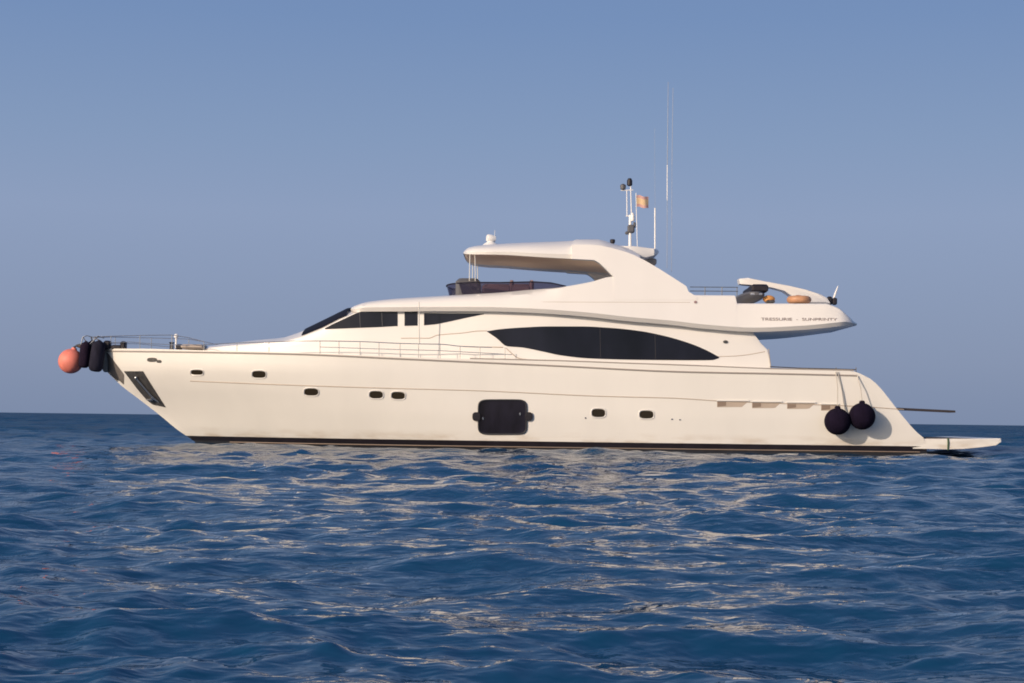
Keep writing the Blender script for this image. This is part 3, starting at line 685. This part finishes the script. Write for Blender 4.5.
# --- aft deck gear on the flybridge that belongs to the yacht: crane, rail, stern light
def prism(name, m, parent, poly, b0, b1, bev=0.03, taper=0.0):
    """outline in the photo plane extruded between two offsets from the centreline"""
    bm_ = (b0 + b1) / 2
    outl = [P3(px, py, bm_) for px, py in poly]; cx = sum(q.x for q in outl) / len(outl); cz = sum(q.z for q in outl) / len(outl)
    rows = []
    for y, k in ((-b0, 1 - bev * 2), (-b0 - math.copysign(bev, b1 - b0), 1), (-b1 + math.copysign(bev, b1 - b0), 1), (-b1, 1 - bev * 2)):
        rows.append([(cx + (q.x - cx) * k, y, cz + (q.z - cz) * k) for q in outl])
    mb = MB(); mb.grid(rows, closed_u=True); mb.poly(rows[0]); mb.poly(rows[-1]); return mb.build(name, m, parent, angle=30)
crane = prism('crane_boom', 'gelcoat', yacht, [(738, 279.4), (747, 278.4), (760, 281), (775, 283.8), (790, 286.6), (806, 290.4), (820, 295), (826, 299), (829, 304), (800, 304), (791, 297), (783, 291.5), (770, 288), (755, 285.8), (739, 284.4)], 0.5, 1.05, 0.05)
for sg in (-1, 1):
    mb = MB(); q0 = P3(691, 290.5, 2.5); q1 = P3(738, 290.5, 2.5)
    for yy in (287, 291): 
        a, b = P3(690, yy, 2.35), P3(738, yy + 0.3, 2.45); mb.tube([(a.x, sg * -2.35 * -1, a.z), (b.x, sg * 2.45, b.z)], 0.012, 6)
    for px in (705, 722, 737):
        a, b = P3(px, 287, 2.42), P3(px, 297, 2.42); mb.tube([(a.x, sg * 2.42, a.z), (b.x, sg * 2.42, b.z)], 0.012, 6)
    mb.build('deck_rail', 'steel_dull', yacht)
mb = MB()
q = P3(829.5, 304, 0.8); mb.box((q.x, -0.8, q.z + .10), (0.14, 0.2, 0.26), 0.03); q = P3(834.5, 304, 0.8); mb.box((q.x, -0.8, q.z + .08), (0.13, 0.22, 0.22), 0.03)
sl = mb.build('stern_light', 'black_rubber', yacht)
mb = MB(); mb.tube([P3(833.5, 299, 0.8), P3(835.5, 293, 0.8), P3(838, 286, 0.8)], [0.035, 0.03, 0.012], 8); mb.build('staff', 'white_plastic', sl)

# --- foredeck: pulpit, cleats, rails
mb = MB()
def rail(pts, b, r=0.013, sgn=(-1,)):
    for sg in sgn: mb.tube([(P3(px, py, b(px)).x, sg * b(px), P3(px, py, b(px)).z) for px, py in pts], r, 6)
bR = lambda px: max(0.12, hullB(W(px, 350, 2)[0], 2.2) - 0.12)
rail([(92, 337), (110, 336.2), (125, 335.8), (150, 335.2), (172, 335), (188, 337.5), (204, 341.5)], bR, 0.013, (-1, 1))
rail([(94, 343), (130, 342), (150, 343.6), (170, 344.6), (190, 345.5)], bR, 0.012, (-1, 1))
for px, t in ((92, 337), (111, 336), (140, 335.5), (172, 335), (204, 341.5)):
    rail([(px, t), (px, interp(px, sheer_px) + 1)], bR, 0.012, (-1, 1))
mb.build('bow_rail', 'steel', yacht)
mb = MB()
bS = lambda px: hullB(W(px, 350, 2.6)[0], 2.2) - 0.08
top = [(204, 344.5), (237, 343), (269, 342), (300, 341), (320, 341), (360, 341.6), (400, 343.4), (425, 344), (440, 344.2), (462, 346.4), (497, 347.5)]
rail([(px, smooth_tab(top, px)) for px in range(204, 498, 6)], bS, 0.013, (-1, 1))
rail([(px, interp(px, [(320, 347), (400, 349.6), (440, 350.6), (512, 354.6)])) for px in range(320, 513, 6)], bS, 0.010, (-1, 1))
for px in (237, 269, 320, 339, 360, 379, 400, 418.5, 440, 460, 480, 505):
    rail([(px, smooth_tab(top, px)), (px, interp(px, sheer_px) + 2)], bS, 0.012, (-1, 1))
mb.build('side_rail', 'steel', yacht)
mb = MB(); rail([(419, 302), (419.4, 344)], bS, 0.014); mb.build('boarding_pole', 'steel', yacht)
for sg in (-1, 1):
    mb = MB(); rail([(770, 366.6), (800, 368.2), (830, 368.8), (856, 369.6)], lambda px: 2.9, 0.016, (sg,))
    for px in (771, 800, 836, 856): rail([(px, 367.5), (px, 372)], lambda px: 2.9, 0.014, (sg,))
    mb.build('cockpit_rail', 'steel_dull', yacht)
mb = MB(); rail([(768.5, 349), (769.5, 358), (770.8, 367)], lambda px: 2.74, 0.016, (-1,)); mb.build('corner_trim', 'rub_strip', yacht)
for px, w0, h0, b in ((107.5, 0.20, 0.28, 0.25), (117, 0.34, 0.14, 0.3), (123.5, 0.16, 0.26, 0.3)):
    q = P3(px, 349, b); mb = MB(); mb.box((q.x, -b, q.z + h0 / 2 - 0.02), (w0, 0.3, h0), 0.04); mb.build('windlass', 'black_rubber', yacht)
q = P3(171.5, 349.5, 0.5); mb = MB(); mb.lathe([(0.09, 0), (0.06, 0.05), (0.06, 0.2), (0.09, 0.24), (0, 0.26)], (q.x, -.5, q.z - .02), 12)
mb.box((q.x + .24, -.5, q.z + .08), (0.2, .2, .18), .04); mb.build('capstan', 'black_rubber', yacht)
q = P3(176, 347, 0.2); mb = MB(); mb.tube([(q.x, -.2, q.z - .05), (q.x, -.2, q.z + .3)], 0.03, 8); mb.ball((q.x, -.2, q.z + .34), .075, 12); mb.build('bow_light', 'white_plastic', yacht)
q = P3(194, 348, 0.6); mb = MB(); mb.box((q.x, -.5, q.z + .03), (0.7, 0.9, 0.14), .05); mb.build('deck_locker', 'vent_beige', yacht)
# pulpit platform over the stem with its roller
mb = MB()
rows = []
for px, a, b, hb2 in ((75, 344.5, 346.5, 0.12), (79, 343.8, 348, 0.24), (88, 343.4, 351, 0.30), (98, 344.5, 360, 0.32), (104, 347.5, 372, 0.26), (108, 349.5, 372, 0.2)):
    x, zt = W(px, a, 0.2); _, zb = W(px, b, 0.2)
    rows.append([(x, -hb2 * c, z) for c, z in ((0, zt), (.85, zt), (1, zt - .04), (.9, zb + .03), (0.4, zb), (0, zb))])
mb.grid(rows); mb.grid(mirror(rows))
for r in (rows[0], rows[-1]): mb.grid([r, [(x, -y, z) for x, y, z in r]])
mb.build('bow_roller', 'steel_dull', yacht)
mb = MB()
for sg in (-1, 1):
    mb.tube([P3(81, 344.5, 0.26 * sg), P3(83, 337, 0.26 * sg), P3(87, 335.6, 0.26 * sg), P3(92, 337, 0.26 * sg)], 0.016, 6); mb.tube([P3(90, 344.5, 0.28 * sg), P3(98, 336, 0.28 * sg), P3(104, 338, .28 * sg)], 0.022, 6)
mb.tube([P3(83, 337, 0.26), P3(83, 337, -0.26)], 0.016, 6)
mb.build('pulpit', 'steel', yacht)

# --- stern: swim platform, gangway
prof = [(912, 438.8), (960, 438.8), (1002, 438.4), (1002.5, 442), (999, 444.6), (985, 447), (965, 448.8), (948, 449.2), (912, 448.6)]
pr = [W(px, py, 2.7) for px, py in prof]; xm = pr[0][0]
rows = []
for y, cut in ((-2.79, .10), (-2.77, .05), (-2.69, .02), (-2.5, 0), (0, 0), (2.5, 0), (2.69, .02), (2.77, .05), (2.79, .10)):
    rows.append([(x - (cut * (x - xm) / 2.2 if x > xm + .2 else 0), y, z - (0.02 if abs(y) > 2.78 and z > .3 else 0)) for x, z in pr])
mb = MB(); mb.grid(rows, closed_u=True); mb.poly(rows[0]); mb.poly(rows[-1])
sw = mb.build('swim_platform', 'hull_gelcoat', yacht, angle=30)
x0, z0 = W(927, 438.3, 2.6); x1 = W(997, 438.3, 2.6)[0]
mb = MB(); mb.box(((x0 + x1) / 2, 0, z0 - 0.004), (x1 - x0, 5.0, 0.03), 0.008); mb.build('teak_deck', 'teak', sw)
mb = MB(); q = [P3(948, 438, 2.79), P3(948.3, 443, 2.81), P3(948, 450, 2.79)]; mb.tube(q, 0.028, 6); mb.build('strap', 'green_strap', sw)
a, b = P3(897, 408.8, 2.2), P3(955, 411.6, 2.2)
mb = MB()
for k in (0, 1):
    pass
d = b - a
ring = []
for q in (a, a + d * .5, b - d * .03, b):
    h = 0.034 if q is not b else 0.03
    ring.append([(q.x, -2.25, q.z - h), (q.x, -2.25, q.z + h), (q.x, -1.75, q.z + h), (q.x, -1.75, q.z - h)])
mb.grid(ring, closed_u=True); mb.poly(ring[0]); mb.poly(ring[-1]); mb.build('gangway', 'gangway_wood', yacht)

# ------------------------------------------------------------------ things carried by the yacht
Yoff = Vector((0, YC, 0))
def ball_fender(px, py, rope_px, rope_py, label, split=False, r=0.385):
    s = on(px, py, hullB, 0.0)
    c = Vector(on(px, py, hullB, r * 0.97))
    root = tag(empty('ball_fender', c + Yoff - Vector((0, 0, r))), label, 'fender', 'round black fenders hung at the stern')
    o0 = Vector((0, 0, r))
    mb = MB(); n = 28
    prof = []
    for i in range(19):
        a = -math.pi / 2 + (math.pi * 0.93) * i / 18; prof.append((max(1e-4, r * math.cos(a)), r * 1.02 * math.sin(a)))
    prof += [(0.09, r * 1.05), (0.07, r * 1.16), (0.035, r * 1.2), (0, r * 1.2)]
    mb.lathe(prof, o0, n)
    # gathered cloth cover: shallow folds
    for i, v in enumerate(mb.v):
        q = Vector(v) - o0; a = math.atan2(q.y, q.x); k = 1 + 0.018 * math.sin(9 * a + q.z * 5) * (abs(q.z) / r) + 0.008 * math.sin(23 * a)
        mb.v[i] = (o0.x + q.x * k, o0.y + q.y * k, o0.z + q.z)
    mb.build('cover', 'navy_cloth', root)
    top = c + Vector((0, 0, r * 1.18)); g = Vector(on(rope_px, rope_py, hullB, 0.045))
    mb = MB(); L = lambda q: (q - (c - Vector((0, 0, r))))
    m_ = (top + g) / 2 + Vector((0.02, -0.03, 0)); mb.tube([L(top), L(m_), L(g)], 0.016, 6)
    if split:
        g2 = Vector(on(rope_px + 2, rope_py, hullB, 0.045)); e2 = Vector(on(px + 7, py - 12, hullB, 0.05)); mb.tube([L(g2), L((g2 + e2) / 2 + Vector((.03, 0, 0))), L(e2)], 0.012, 6)
    mb.build('rope', 'rope', root)
    return root
ball_fender(837.5, 421.5, 835.8, 371.6, 'round black fender nearer the bow of the pair hung at the stern quarter', True)
ball_fender(862, 416.3, 857.2, 375.5, 'round black fender nearer the swim platform, casting its shadow on the white hull')

def long_fender(px0, py0, px1, py1, b, r, m, label, ry, rx):
    a, e = P3(px0, py0, b), P3(px1, py1, b)
    root = tag(empty('cylinder_fender', e + Yoff), label, 'fender', 'long cloth covered fenders hung at the bow')
    ax = (a - e); Ln = ax.length
    prof = [(1e-4, 0), (r * .55, .01), (r * .85, .05), (r, .13), (r * 1.02, Ln * .5), (r * .97, Ln - .13), (r * .8, Ln - .05), (r * .4, Ln - .01), (.03, Ln + .03), (0, Ln + .035)]
    prof2 = []
    for (r0, z0_), (r1, z1_) in zip(prof[:-1], prof[1:]):
        for k in range(3): prof2.append((r0 + (r1 - r0) * k / 3, z0_ + (z1_ - z0_) * k / 3))
    prof2.append(prof[-1])
    mb = MB(); mb.lathe(prof2, (0, 0, 0), 22, axis=ax)
    mb.build('cover', m, root)
    mb = MB(); t = P3(rx, ry, 0.27); mb.tube([a - e + ax.normalized() * .02, (a + t) / 2 - e + Vector((0, -.03, 0)), t - e], 0.014, 6); mb.build('rope', 'rope_dark', root)
long_fender(86.2, 342, 83.5, 368, 0.46, 0.17, 'plum_cloth', 'slim plum coloured cloth fender hanging beside the red buoy', 337.5, 83.5)
long_fender(99.5, 341, 95, 371.8, 0.50, 0.215, 'slate_cloth', 'wide slate coloured cloth fender hanging nearest the stem of the bow', 337, 95)
long_fender(92.5, 341, 92, 366, 0.10, 0.19, 'navy_cloth', 'dark navy cloth fender half hidden behind the slate one at the bow', 337.2, 91)
# red buoy
c = P3(70.8, 361.2, 0.1); r = 0.385
root = tag(empty('mooring_buoy', c + Yoff - Vector((0, 0, r))), 'faded red round buoy hanging from the tip of the bow', 'buoy')
mb = MB(); prof = [(max(1e-4, r * math.cos(-math.pi / 2 + math.pi * .92 * i / 18)), r * math.sin(-math.pi / 2 + math.pi * .92 * i / 18)) for i in range(19)] + [(.08, r * 1.03), (.08, r * 1.12), (0, r * 1.13)]
mb.lathe(prof, (0, 0, r), 28, axis=(0.25, 0, 1)); mb.build('float', 'buoy_red', root)
mb = MB(); q0 = Vector((0.10, 0, 2 * r + 0.02)); mb.tube([q0, (P3(75.5, 345.8, .1) - c + Vector((0, 0, r)))], 0.022, 6); mb.ball(q0 + Vector((0, 0, .02)), .05, 10); mb.build('rope', 'rope_dark', root)
# flag
root = tag(empty('courtesy_flag', P3(636.3, 207, 0.5) + Yoff), 'small red and yellow striped flag flying beside the mast', 'flag')
for nm, mt, t0, t1 in (('red_stripe', 'flag_red', .76, 1.0), ('yellow_band', 'flag_yellow', .25, .76), ('red_stripe', 'flag_red', 0, .25)):
    g = []
    for i in range(15):
        s = i / 14; g.append([(s * 0.38, 0.05 * math.sin(s * 7 + t) * s, (0.36 * t) - 0.05 * s * s + .02 * math.sin(s * 8)) for t in (t0, (t0 + t1) / 2, t1)])
    mb = MB(); mb.grid(g); mb.grid([[(x, y + .004, z) for x, y, z in r] for r in g]); mb.build(nm, mt, root)
# jet ski stowed athwartships on the flybridge aft deck
q = P3(748.5, 303.3, 0.3)
root = tag(empty('jet_ski', Vector((q.x, 0, q.z)) + Yoff), 'dark grey and black jet ski stowed crosswise under the white crane boom', 'jet ski')
rows = []
for y, w0, h0, kz in ((-2.05, .06, .10, .16), (-1.95, .20, .2, .08), (-1.6, .31, .27, .03), (-0.9, .37, .3, .0), (0, .38, .3, .0), (0.5, .36, .3, .0), (0.6, .3, .26, .02)):
    rows.append([(w0 * cx_, y, (kz + h0 * cz_) * .82) for cx_, cz_ in ((0, 0), (.45, .02), (.85, .3), (1, .65), (.9, .95), (.5, 1.08), (0, 1.12), (-.5, 1.08), (-.9, .95), (-1, .65), (-.85, .3), (-.45, .02))])
mb = MB(); mb.grid(rows, closed_u=True); mb.poly(rows[0]); mb.poly(rows[-1]); mb.build('hull', 'grey_plastic', root)
mb = MB(); mb.box((0.12, -0.35, 0.34), (0.46, 1.2, 0.22), 0.05); mb.box((0.14, -1.35, 0.36), (0.5, 0.9, 0.24), 0.05); mb.build('seat', 'black_rubber', root)
mb = MB(); mb.tube([(0.1, -1.0, .4), (0.0, -0.95, .58)], .05, 8); mb.tube([(-.3, -.93, .56), (0, -1.0, .6), (.3, -.93, .56)], .025, 8); mb.build('handlebar', 'black_rubber', root)
mb = MB(); mb.box((0.0, -1.98, 0.16), (0.36, 0.12, 0.06), 0.02); mb.build('trim', 'aerial_grey', root)
# amber bag with dark base, orange towable
q = P3(768.8, 303.4, 1.7)
root = tag(empty('gear_bag', Vector((q.x, -1.7, q.z)) + Yoff), 'small amber bag with black base between the jet ski and orange tube', 'bag')
mb = MB(); mb.ball((0, 0, .13), .19, 16, (1, .8, .62)); mb.build('bag_top', 'amber_pvc', root)
mb = MB(); mb.box((0.03, -.06, .045), (.26, .3, .09), .03); mb.build('bag_base', 'steel_dull', root)
q = P3(799, 303.4, 1.7)
root = tag(empty('towable_tube', Vector((q.x, -1.7, q.z)) + Yoff), 'orange inflatable tube lying against the thick end of the crane boom', 'inflatable')
rows = []
for i in range(29):
    a = 2 * math.pi * i / 28; cx_, cy_ = 0.25 * math.cos(a), 0.25 * math.sin(a)
    rows.append([((.26 + .11 * math.cos(t)) * math.cos(a), (.26 + .11 * math.cos(t)) * math.sin(a), .11 + .11 * math.sin(t)) for t in [2 * math.pi * k / 14 for k in range(14)]])
mb = MB(); mb.grid(rows, closed_u=True); mb.build('ring', 'orange_pvc', root)
mb = MB(); mb.ball((-.02, 0, .17), .17, 14, (1, 1, .5)); mb.build('cushion', 'orange_pvc', root)
